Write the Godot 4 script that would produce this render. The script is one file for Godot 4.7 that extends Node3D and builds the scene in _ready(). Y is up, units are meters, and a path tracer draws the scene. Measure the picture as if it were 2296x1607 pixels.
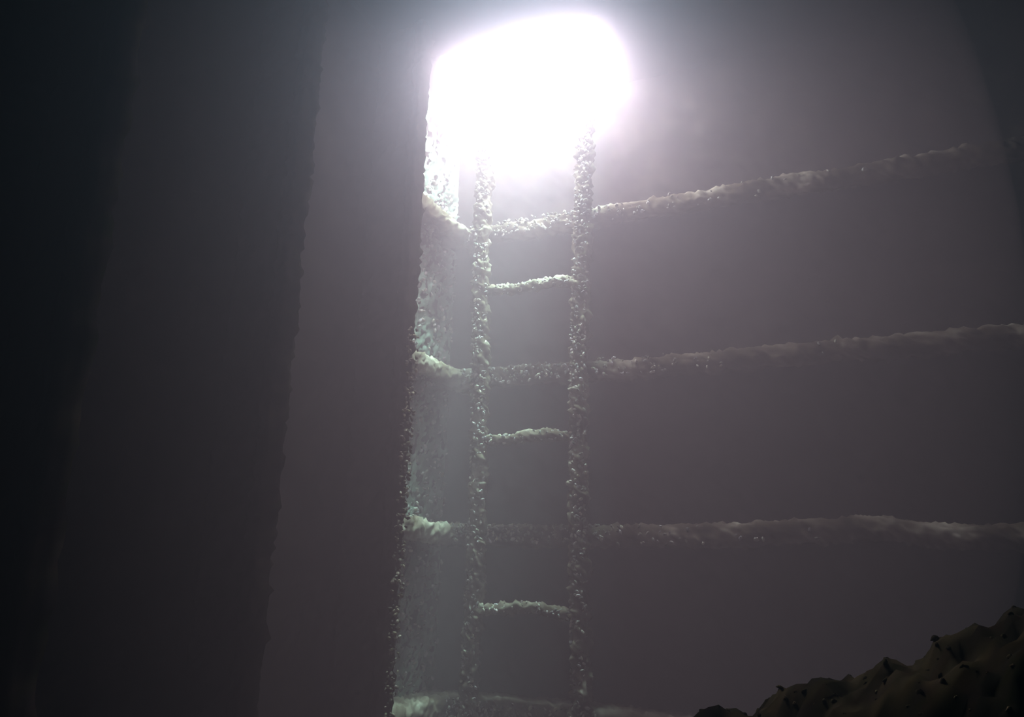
extends Node3D
# Inside a flooded wreck, looking up past an encrusted iron ladder to a bright hatch.
# Axes: x runs along the back bulkhead from the corner, z along the left hull side towards the diver, y up; the eye is at y = 0.

const DECK := 2.12          # underside of the deck
const SIDE := 2.29          # top of the hatch rim
const HX0 := 0.13           # hatch opening
const HX1 := 0.835
const HZ0 := 0.03
const HZ1 := 0.49
const PITCH := 0.655        # spacing of stringers and frames
const FLOOR := -1.0
const ROOM_X := 3.5
const ROOM_Z := 4.3

var rng := RandomNumberGenerator.new()
var lump := FastNoiseLite.new()
var fine := FastNoiseLite.new()
var patch := FastNoiseLite.new()
var M := {}
var tones := {}
var look: Gradient
var specks := []            # barnacle and shell shapes shared by all the growth


func _ready():
	# --- camera -------------------------------------------------------------
	var cam := Camera3D.new()
	cam.name = "camera"
	cam.fov = 46.75
	cam.near = 0.02
	cam.position = Vector3(1.7887, 0.0, 3.16)
	cam.rotation_degrees = Vector3(14.37, 25.09, 1.72)
	add_child(cam)
	cam.current = true
	# --- sky, water, exposure -------------------------------------------------
	var env := Environment.new()
	env.tonemap_mode = Environment.TONE_MAPPER_LINEAR
	env.tonemap_exposure = 1.32
	env.background_mode = Environment.BG_COLOR   # the sunlit sea above the wreck
	env.background_color = Color(0.90, 0.96, 1.0)
	env.background_energy_multiplier = 3.0
	env.volumetric_fog_enabled = true
	env.volumetric_fog_density = 0.056
	env.volumetric_fog_albedo = Color(0.72, 0.91, 1.0)
	env.volumetric_fog_anisotropy = 0.87
	env.sdfgi_enabled = true
	env.ssao_enabled = true
	env.ssil_enabled = true
	var we := WorldEnvironment.new()
	we.name = "water_and_sky"
	we.environment = env
	add_child(we)
	var sun := DirectionalLight3D.new()
	sun.name = "sun"
	sun.light_color = Color(0.74, 1.0, 0.98)
	sun.light_energy = 42.0
	sun.light_angular_distance = 24.0
	sun.shadow_enabled = true
	add_child(sun)
	sun.look_at_from_position(Vector3.ZERO, Vector3(-0.18, -1.0, -0.06), Vector3.FORWARD)
	var day := AreaLight3D.new()
	day.name = "hatch_daylight"
	day.light_color = Color(0.90, 0.96, 1.0)
	day.light_energy = 13.0
	day.area_size = Vector2(HX1 - HX0 - 0.02, 0.455)
	day.area_range = 12.0
	day.shadow_enabled = true
	day.position = Vector3((HX0 + HX1) / 2, DECK + 0.045, (HZ0 + HZ1) / 2)
	day.rotation_degrees.x = -74.5
	add_child(day)

	# stirred-up silt, thickest against the bulkhead and thinning out into the hold
	for k in 2:
		var silt := FogVolume.new()
		silt.name = "silt_haze"
		silt.shape = RenderingServer.FOG_VOLUME_SHAPE_ELLIPSOID
		silt.size = [Vector3(6.4, 7.0, 4.9), Vector3(4.4, 6.0, 4.0)][k]
		silt.position = Vector3(0.03, 1.0, 0.03)
		var fm := FogMaterial.new()
		fm.density = [0.10, 0.16][k]
		fm.albedo = Color(1.0, 0.795, 0.785)
		silt.material = fm
		silt.set_meta("label", ["faint outer veil of silt reaching across the whole hold", "purplish haze of silt hanging around the lit ladder"][k])
		silt.set_meta("category", "haze")
		silt.set_meta("kind", "stuff")
		add_child(silt, true)
	rng.seed = 7
	lump.seed = 3
	lump.frequency = 8.0
	lump.fractal_octaves = 4
	fine.seed = 11
	fine.frequency = 38.0
	fine.fractal_octaves = 2
	make_materials()
	make_specks()
	room()
	stringers()
	frames()
	hatch()
	ladder()
	mound()


# --- materials ----------------------------------------------------------------
# The tones of each surface run from its bare patches to its palest crust, with daylight mixed into lit_plate; rough() bakes them into a mesh point by point.
func make_materials():
	patch.seed = 31
	patch.frequency = 5.0
	patch.fractal_octaves = 4
	var looks := {
		"crust": [[0.0, Color(0.16, 0.13, 0.10)], [0.45, Color(0.33, 0.295, 0.245)], [0.7, Color(0.46, 0.43, 0.37)], [1.0, Color(0.68, 0.66, 0.59)]],
		"stringer_crust": [[0.0, Color(0.11, 0.09, 0.075)], [0.45, Color(0.28, 0.24, 0.20)], [0.7, Color(0.42, 0.38, 0.33)], [1.0, Color(0.62, 0.59, 0.53)]],
		"plate": [[0.0, Color(0.08, 0.065, 0.06)], [0.5, Color(0.145, 0.125, 0.115)], [1.0, Color(0.25, 0.22, 0.20)]],
		"lit_plate": [[0.0, Color(0.19, 0.20, 0.16)], [0.5, Color(0.37, 0.42, 0.36)], [1.0, Color(0.64, 0.72, 0.65)]],  # paler, greener plate tones, with the hatch daylight painted in
		"frame": [[0.0, Color(0.07, 0.055, 0.05)], [0.5, Color(0.12, 0.10, 0.09)], [1.0, Color(0.21, 0.18, 0.16)]],
		"mound": [[0.0, Color(0.08, 0.065, 0.05)], [0.55, Color(0.155, 0.13, 0.10)], [1.0, Color(0.30, 0.25, 0.18)]],
	}
	var grain := NoiseTexture2D.new()   # fine mottling laid over the tones
	grain.width = 512
	grain.height = 512
	grain.seamless = true
	grain.noise = FastNoiseLite.new()
	grain.noise.frequency = 0.03
	grain.noise.fractal_octaves = 4
	var g := Gradient.new()
	g.offsets = PackedFloat32Array([0.0, 1.0])
	g.colors = PackedColorArray([Color(0.72, 0.70, 0.68), Color(1.0, 1.0, 1.0)])
	grain.color_ramp = g
	for k in looks:
		var m := StandardMaterial3D.new()
		m.resource_name = k
		m.roughness = 0.9
		m.specular_mode = BaseMaterial3D.SPECULAR_DISABLED
		m.vertex_color_use_as_albedo = true
		if k == "plate":
			m.albedo_texture = grain
			m.uv1_scale = Vector3(1.6, 1.6, 1.6)
		M[k] = m
		var r := Gradient.new()
		var offs := PackedFloat32Array()
		var cols := PackedColorArray()
		for stop in looks[k]:
			offs.append(stop[0])
			cols.append(stop[1])
		r.offsets = offs
		r.colors = cols
		tones[k] = r
	look = tones["plate"]
	var s := StandardMaterial3D.new()
	s.resource_name = "shell"
	s.albedo_color = Color(0.90, 0.89, 0.86)
	s.roughness = 0.8
	s.specular_mode = BaseMaterial3D.SPECULAR_DISABLED
	s.vertex_color_use_as_albedo = true
	M.shell = s


# --- naming ---------------------------------------------------------------------
func part(called, mesh, mat, parent):
	var o := MeshInstance3D.new()
	o.name = called
	o.mesh = mesh
	o.material_override = mat
	parent.add_child(o, true)
	return o


func thing(called, label, category, at = Vector3.ZERO):
	var o := Node3D.new()
	o.name = called
	o.position = at
	o.set_meta("label", label)
	o.set_meta("category", category)
	add_child(o, true)
	return o


func structure(called, label, mesh, mat):
	var o = part(called, mesh, mat, self)
	o.set_meta("kind", "structure")
	o.set_meta("label", label)
	o.set_meta("category", called.get_slice("_", 0))
	return o


# --- geometry ---------------------------------------------------------------------
func tone(p):
	# the colour of growth or rust at a point, from the look in use
	var f := clampf(0.5 + 0.62 * patch.get_noise_3dv(p) + 0.22 * fine.get_noise_3dv(p), 0.0, 1.0)
	return look.sample(f).srgb_to_linear()


func put(st, p):
	st.set_color(tone(p))
	st.set_uv(Vector2(p.x + p.z, p.y + 0.31 * p.z))
	st.add_vertex(p)


func grid_to(st, pts, cols, rows, flip = false, wrap = false):
	# pts: row-major (rows x cols); adds its own vertices
	var base: int = st.get_meta("n", 0)
	for p in pts:
		put(st, p)
	st.set_meta("n", base + pts.size())
	var last: int = cols if wrap else cols - 1
	for j in rows - 1:
		for i in last:
			var a: int = base + j * cols + i
			var b: int = base + j * cols + (i + 1) % cols
			var c: int = a + cols
			var d: int = b + cols
			for k in ([a, c, b, b, c, d] if flip else [a, b, c, b, d, c]):
				st.add_index(k)


func begin():
	var st := SurfaceTool.new()
	st.begin(Mesh.PRIMITIVE_TRIANGLES)
	st.set_smooth_group(0)
	st.set_meta("n", 0)
	return st


func finish(st):
	st.generate_normals()
	return st.commit()


func crust_at(p, amp):
	# how far the growth swells out at a point
	var a := lump.get_noise_3dv(p)
	var b := fine.get_noise_3dv(p)
	return amp * (0.7 * a + 0.55 * b + 0.35 * maxf(0.0, b) * 2.0)


func sweep(profile, a, b, side, up, step, amp, grow = 0.0, sag = null):
	# a closed profile (Vector2 list, counter-clockwise: x along side, y along up) swept from a to b, swollen by growth
	var dir: Vector3 = (b - a).normalized()
	var n: int = maxi(2, int(ceil((b - a).length() / step)) + 1)
	var dense := []
	var outs := []
	for i in profile.size():
		var p: Vector2 = profile[i]
		var q: Vector2 = profile[(i + 1) % profile.size()]
		var m: int = maxi(1, int(ceil((q - p).length() / step)))
		for k in m:
			dense.append(p.lerp(q, float(k) / m))
	var cnt := dense.size()
	for i in cnt:
		var t: Vector2 = (dense[(i + 1) % cnt] - dense[(i + cnt - 1) % cnt]).normalized()
		outs.append(Vector2(t.y, -t.x))
	var pts := PackedVector3Array()
	for j in n:
		var f := float(j) / (n - 1)
		var c: Vector3 = a.lerp(b, f)
		if sag:
			c += sag.call(f)
		for i in cnt:
			var p: Vector3 = c + side * dense[i].x + up * dense[i].y
			var o: Vector3 = side * outs[i].x + up * outs[i].y
			pts.append(p + o * (grow + crust_at(p, amp)))
	var st = begin()
	var flip: bool = side.cross(up).dot(dir) < 0
	grid_to(st, pts, cnt, n, flip, true)
	# end caps
	for e in 2:
		var base: int = st.get_meta("n")
		var mid := Vector3.ZERO
		var row: int = 0 if e == 0 else (n - 1) * cnt
		for i in cnt:
			mid += pts[row + i]
		put(st, mid / cnt)
		for i in cnt:
			put(st, pts[row + i])
		st.set_meta("n", base + cnt + 1)
		for i in cnt:
			var k: int = base + 1 + i
			var l: int = base + 1 + (i + 1) % cnt
			for v in ([base, k, l] if (e == 0) == flip else [base, l, k]):
				st.add_index(v)
	return finish(st)


func slab(o, du, dv, nrm, thick, step, amp, into = null):
	# a plate whose face (origin o, edges du and dv) is rough and whose back lies thick behind it
	var nu: int = int(ceil(du.length() / step)) + 1
	var nv: int = int(ceil(dv.length() / step)) + 1
	var st = into if into else begin()
	var pts := PackedVector3Array()
	for j in nv:
		for i in nu:
			var p: Vector3 = o + du * (float(i) / (nu - 1)) + dv * (float(j) / (nv - 1))
			var edge: bool = i == 0 or j == 0 or i == nu - 1 or j == nv - 1
			pts.append(p if edge else p + nrm * crust_at(p, amp))
	var flip: bool = du.cross(dv).dot(nrm) > 0
	grid_to(st, pts, nu, nv, flip)
	var back: Vector3 = -nrm * thick
	var c := [o, o + du, o + du + dv, o + dv]
	grid_to(st, PackedVector3Array([c[0] + back, c[1] + back, c[3] + back, c[2] + back]), 2, 2, not flip)
	for k in 4:
		var p: Vector3 = c[k]
		var q: Vector3 = c[(k + 1) % 4]
		grid_to(st, PackedVector3Array([p, q, p + back, q + back]), 2, 2, not flip)
	return null if into else finish(st)


func rounded(w, h, r):
	var out := []
	for c in [[1, -1, -90], [1, 1, 0], [-1, 1, 90], [-1, -1, 180]]:
		for k in 3:
			var t := deg_to_rad(c[2] + 45.0 * k)
			out.append(Vector2(c[0] * (w / 2 - r) + cos(t) * r, c[1] * (h / 2 - r) + sin(t) * r))
	return out


func make_specks():
	look = Gradient.new()
	look.colors = PackedColorArray([Color.WHITE, Color.WHITE])
	for v in 4:
		var st = begin()
		var pts := PackedVector3Array()
		var cols := 7
		var ph := rng.randf() * TAU
		for j in 4:
			var r: float = [1.0, 0.95, 0.65, 0.2][j]
			for i in cols:
				var t := TAU * i / cols + ph
				var w := r * (1.0 + 0.35 * sin(2 * t + v) + rng.randf_range(-0.2, 0.2))
				pts.append(Vector3(cos(t) * w, [-0.4, 0.35, 0.85, 1.05][j], sin(t) * w * 0.75))
		grid_to(st, pts, cols, 4, false, true)
		specks.append(finish(st))


func growth(called, spots, parent, tint = Color(1, 1, 1)):
	# spots: [position, outward, size]
	for v in 2:
		var mine := []
		for i in spots.size():
			if i % 2 == v:
				mine.append(spots[i])
		if mine.is_empty():
			continue
		var mm := MultiMesh.new()
		mm.transform_format = MultiMesh.TRANSFORM_3D
		mm.use_colors = true
		mm.mesh = specks[v + (2 if called == "shell_growth" else 0)]
		mm.instance_count = mine.size()
		for i in mine.size():
			var n: Vector3 = mine[i][1].normalized()
			var side := n.cross(Vector3(rng.randf_range(-1, 1), rng.randf_range(-1, 1), rng.randf_range(-1, 1))).normalized()
			var b := Basis(side, n, side.cross(n)) * Basis.from_scale(Vector3(1.0, rng.randf_range(0.5, 1.1), 1.0) * mine[i][2])
			mm.set_instance_transform(i, Transform3D(b, mine[i][0]))
			var g: float = (0.16 + 0.5 * pow(rng.randf(), 2.2))
			mm.set_instance_color(i, Color(g * tint.r, g * tint.g * rng.randf_range(0.88, 1.0), g * tint.b * rng.randf_range(0.75, 0.98)))
		var o := MultiMeshInstance3D.new()
		o.name = called
		o.multimesh = mm
		o.material_override = M.shell
		o.set_meta("kind", "stuff")
		parent.add_child(o, true)


# --- setting ------------------------------------------------------------------------
var wall_back: MeshInstance3D
var wall_left: MeshInstance3D


func room():
	look = tones["plate"]
	var h := DECK - FLOOR
	wall_back = structure("wall_back", "rough rusted bulkhead behind the ladder, crossed by encrusted stringers", slab(Vector3(0, FLOOR, 0), Vector3(ROOM_X, 0, 0), Vector3(0, h, 0), Vector3(0, 0, 1), 0.12, 0.03, 0.016), M.plate)
	wall_left = structure("wall_left", "encrusted hull side left of the ladder with deep upright frames", slab(Vector3(0, FLOOR, 0), Vector3(0, 0, ROOM_Z), Vector3(0, h, 0), Vector3(1, 0, 0), 0.12, 0.03, 0.02), M.plate)
	structure("wall_right", "dark far side of the flooded hold", slab(Vector3(ROOM_X, FLOOR, 0), Vector3(0, 0, ROOM_Z), Vector3(0, h, 0), Vector3(-1, 0, 0), 0.12, 0.1, 0.02), M.plate)
	structure("wall_front", "dark bulkhead behind the diver", slab(Vector3(0, FLOOR, ROOM_Z), Vector3(ROOM_X, 0, 0), Vector3(0, h, 0), Vector3(0, 0, -1), 0.12, 0.1, 0.02), M.plate)
	look = tones["mound"]
	structure("floor", "silted bottom of the hold", slab(Vector3(0, FLOOR, 0), Vector3(ROOM_X, 0, 0), Vector3(0, 0, ROOM_Z), Vector3(0, 1, 0), 0.12, 0.08, 0.03), M.mound)
	look = tones["plate"]
	# deck overhead, four strips round the hatch joined in one mesh
	var st = begin()
	for r in [[-0.12, HX0, HZ0, HZ1], [HX1, ROOM_X + 0.12, HZ0, HZ1], [-0.12, ROOM_X + 0.12, HZ1, ROOM_Z + 0.12], [-0.12, ROOM_X + 0.12, -0.12, HZ0]]:
		slab(Vector3(r[0], DECK, r[2]), Vector3(r[1] - r[0], 0, 0), Vector3(0, 0, r[3] - r[2]), Vector3(0, -1, 0), 0.06, 0.05, 0.012, st)
	structure("ceiling", "rusted underside of the deck around the bright hatch", finish(st), M.plate)


func stringers():
	# bulb-edged shelves: a plate off the wall with a lip hanging from its edge, thick with growth
	var prof := []
	for p in [[0.0, -0.012], [0.105, -0.016], [0.108, -0.052], [0.122, -0.066], [0.146, -0.06], [0.156, -0.03], [0.150, 0.002], [0.135, 0.014], [0.0, 0.012]]:
		prof.append(Vector2(p[0], p[1]))
	look = tones["stringer_crust"]
	for k in 4:
		look = tones["stringer_crust"]
		var y: float = 1.4666 - PITCH * k + [0.0, 0.0, 0.012, 0.012][k]
		var bend := func(f): return Vector3(0, 0.024 * lump.get_noise_2d(f * 0.35 + k * 3.1, 0.3) + (0.022 * exp(-pow((f * ROOM_X - 1.73) / 0.13, 2.0)) if k == 2 else 0.0), 0)
		part("stringer", sweep(prof, Vector3(0.0, y, -0.01), Vector3(ROOM_X, y, -0.01), Vector3(0, 0, 1), Vector3.UP, 0.014, 0.014, 0.0, bend), M.stringer_crust, wall_back)
		var spots := []
		for i in 330:
			var x := absf(rng.randfn(0.0, 0.5))
			if x > 0.1 and x < 2.6:
				spots.append([Vector3(x, y + rng.randf_range(-0.06, 0.01), rng.randf_range(0.142, 0.155)), Vector3(rng.randf_range(-0.3, 0.3), 0.5, 1), rng.randf_range(0.003, 0.009)])
		growth("shell_growth", spots, wall_back)
		look = tones["crust"]
		part("stringer", sweep(prof, Vector3(-0.01, y - 0.004, 0.02), Vector3(-0.01, y - 0.004, PITCH + 0.03), Vector3(1, 0, 0), Vector3.UP, 0.012, 0.016), M.crust, wall_left)  # paler crust than the bulkhead stringers, to paint in the light on them
	var spots := []
	for i in 1500:
		spots.append([Vector3(0.008, rng.randf_range(-0.6, 1.7), rng.randf_range(0.0, 0.62)), Vector3(1, rng.randf_range(-0.2, 0.7), 0.2), rng.randf_range(0.003, 0.011)])
	growth("shell_growth", spots, wall_left)
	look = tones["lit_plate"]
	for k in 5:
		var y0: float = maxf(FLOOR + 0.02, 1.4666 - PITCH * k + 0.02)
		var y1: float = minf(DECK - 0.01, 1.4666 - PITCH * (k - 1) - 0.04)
		part("lit_growth_crust", slab(Vector3(0.004, y0, 0.005), Vector3(0, 0, 0.66), Vector3(0, y1 - y0, 0), Vector3(1, 0, 0), 0.02, 0.012, 0.016), M.lit_plate, wall_left)  # growth on the first bay, daylight painted into its pale tones


func frames():
	look = tones["frame"]
	var prof := []   # x across the hull (out from the plating), y along z
	for p in [[0.0, -0.012], [0.19, -0.012], [0.195, -0.04], [0.225, -0.04], [0.225, 0.04], [0.195, 0.04], [0.19, 0.012], [0.0, 0.012]]:
		prof.append(Vector2(p[0], p[1]))
	for k in 5:
		var z := 0.69 + PITCH * k
		part("frame", sweep(prof, Vector3(-0.01, FLOOR - 0.02, z), Vector3(-0.01, DECK + 0.02, z), Vector3(1, 0, 0), Vector3(0, 0, 1), 0.014 if k < 2 else 0.03, 0.014), M.frame, wall_left)
	var spots := []
	for i in 420:
		var y := rng.randf_range(-0.75, 0.85)
		spots.append([Vector3(0.228, y, 0.69 + rng.randf_range(-0.045, 0.03)), Vector3(1, 0.3, rng.randf_range(-0.5, 0.5)), rng.randf_range(0.003, 0.009)])
	growth("edge_growth", spots, wall_left, Color(0.55, 0.50, 0.42))


func hatch():
	look = tones["crust"]
	var t = thing("hatch_coaming", "encrusted raised rim around the glaring white deck hatch", "hatch", Vector3.ZERO)
	var th := 0.05
	var lo := DECK + 0.01
	for r in [[Vector3(HX0, 0, HZ0 - th / 2), Vector3(HX1, 0, HZ0 - th / 2), Vector3(0, 0, 1)], [Vector3(HX0 - th / 2, 0, HZ0), Vector3(HX0 - th / 2, 0, HZ1), Vector3(1, 0, 0)], [Vector3(HX1 + th / 2, 0, HZ0), Vector3(HX1 + th / 2, 0, HZ1), Vector3(1, 0, 0)], [Vector3(HX0, 0, HZ1 + th / 2), Vector3(HX1, 0, HZ1 + th / 2), Vector3(0, 0, 1)]]:
		var mid := (lo + SIDE) / 2
		var hgt := SIDE - lo
		part("coaming_plate", sweep(rounded(th, hgt, 0.02), r[0] + Vector3(0, mid, 0), r[1] + Vector3(0, mid, 0), r[2], Vector3.UP, 0.02, 0.012), M.crust, t)


func ladder():
	look = tones["crust"]
	var x0 := 0.256
	var w := 0.442
	var z := 0.19
	var t = thing("ladder", "encrusted iron ladder rising from the dark hold to the bright hatch", "ladder", Vector3(x0 + w / 2, FLOOR, z))
	var top := DECK + 0.01 - FLOOR
	var spots := []
	for s in [-1, 1]:
		var bow := func(f): return Vector3(0.012 * sin(f * 7.0 + s), 0, 0.01 * sin(f * 5.0 + 2 * s))
		part("rail", sweep(rounded(0.062, 0.05, 0.018), Vector3(s * w / 2, -0.01, 0), Vector3(s * w / 2, top, 0), Vector3(1, 0, 0), Vector3(0, 0, -1), 0.010, 0.021, 0.0, bow), M.crust, t)
		for i in 900:
			var f := rng.randf()
			var a := rng.randf_range(-1.2, 1.2) * 0.9
			spots.append([Vector3(s * w / 2 + sin(a) * 0.036, f * top, cos(a) * 0.03) + bow.call(f), Vector3(sin(a), 0.4, cos(a)), rng.randf_range(0.003, 0.009)])
	for k in 5:
		var y: float = [1.845, 1.135, 0.505, -0.145, -0.78][k] - FLOOR
		var bow := func(f): return Vector3(0, 0.010 * sin(f * PI) + 0.006 * sin(f * 9 + k), 0)
		if y > 0:
			part("rung", sweep(rounded(0.042, 0.040, 0.018), Vector3(-w / 2, y, 0), Vector3(w / 2, y, 0), Vector3(0, 0, 1), Vector3.UP, 0.010, 0.013, 0.0, bow), M.crust, t)
			for i in 90:
				var f := rng.randf()
				var a := rng.randf_range(-1.2, 1.4)
				spots.append([Vector3((f - 0.5) * w, y + sin(a) * 0.02, cos(a) * 0.02) + bow.call(f), Vector3(0, sin(a) + 0.2, cos(a)), rng.randf_range(0.003, 0.008)])
	growth("shell_growth", spots, t)


func mound():
	look = tones["mound"]
	# a heap of rubble and silt close to the diver, lower right
	var st = begin()
	var nu := 170
	var nv := 120
	var pts := PackedVector3Array()
	var o := Vector3(0.8, 0, 0.9)
	for j in nv:
		for i in nu:
			var x := 2.4 * i / (nu - 1)
			var z := 1.7 * j / (nv - 1)
			var e: float = clampf(minf(minf(i, nu - 1 - i) / 17.0, minf(j, nv - 1 - j) / 17.0), 0.0, 1.0)
			var p := Vector3(o.x + x, FLOOR, o.z + z)
			var ridge := 0.80 * smoothstep(0.0, 0.72, x) + 0.44 * maxf(0.0, x - 0.72)
			var hgt := ridge * exp(-pow((z - 0.8) / 0.52, 2.0))
			hgt += 0.035 * lump.get_noise_3dv(p * 0.5) + 0.03 * lump.get_noise_3dv(p * 1.6) + 0.016 * fine.get_noise_3dv(p)
			pts.append(Vector3(p.x, FLOOR - 0.02 + maxf(0.0, hgt) * e * (2.0 - e), p.z))
	grid_to(st, pts, nu, nv)
	var bits := []
	for i in 3200:
		var k: int = rng.randi_range(24, nv - 24) * nu + rng.randi_range(20, nu - 24)
		bits.append([pts[k] + Vector3(0, -0.003, 0), Vector3(rng.randf_range(-0.5, 0.5), 1, rng.randf_range(-0.2, 0.7)), rng.randf_range(0.002, 0.006)])
	var heap = part("rubble_mound", finish(st), M.mound, self)
	heap.set_meta("label", "dark encrusted mound close to the camera at lower right")
	heap.set_meta("category", "rubble")
	growth("loose_rubble", bits, heap, Color(0.20, 0.155, 0.10))
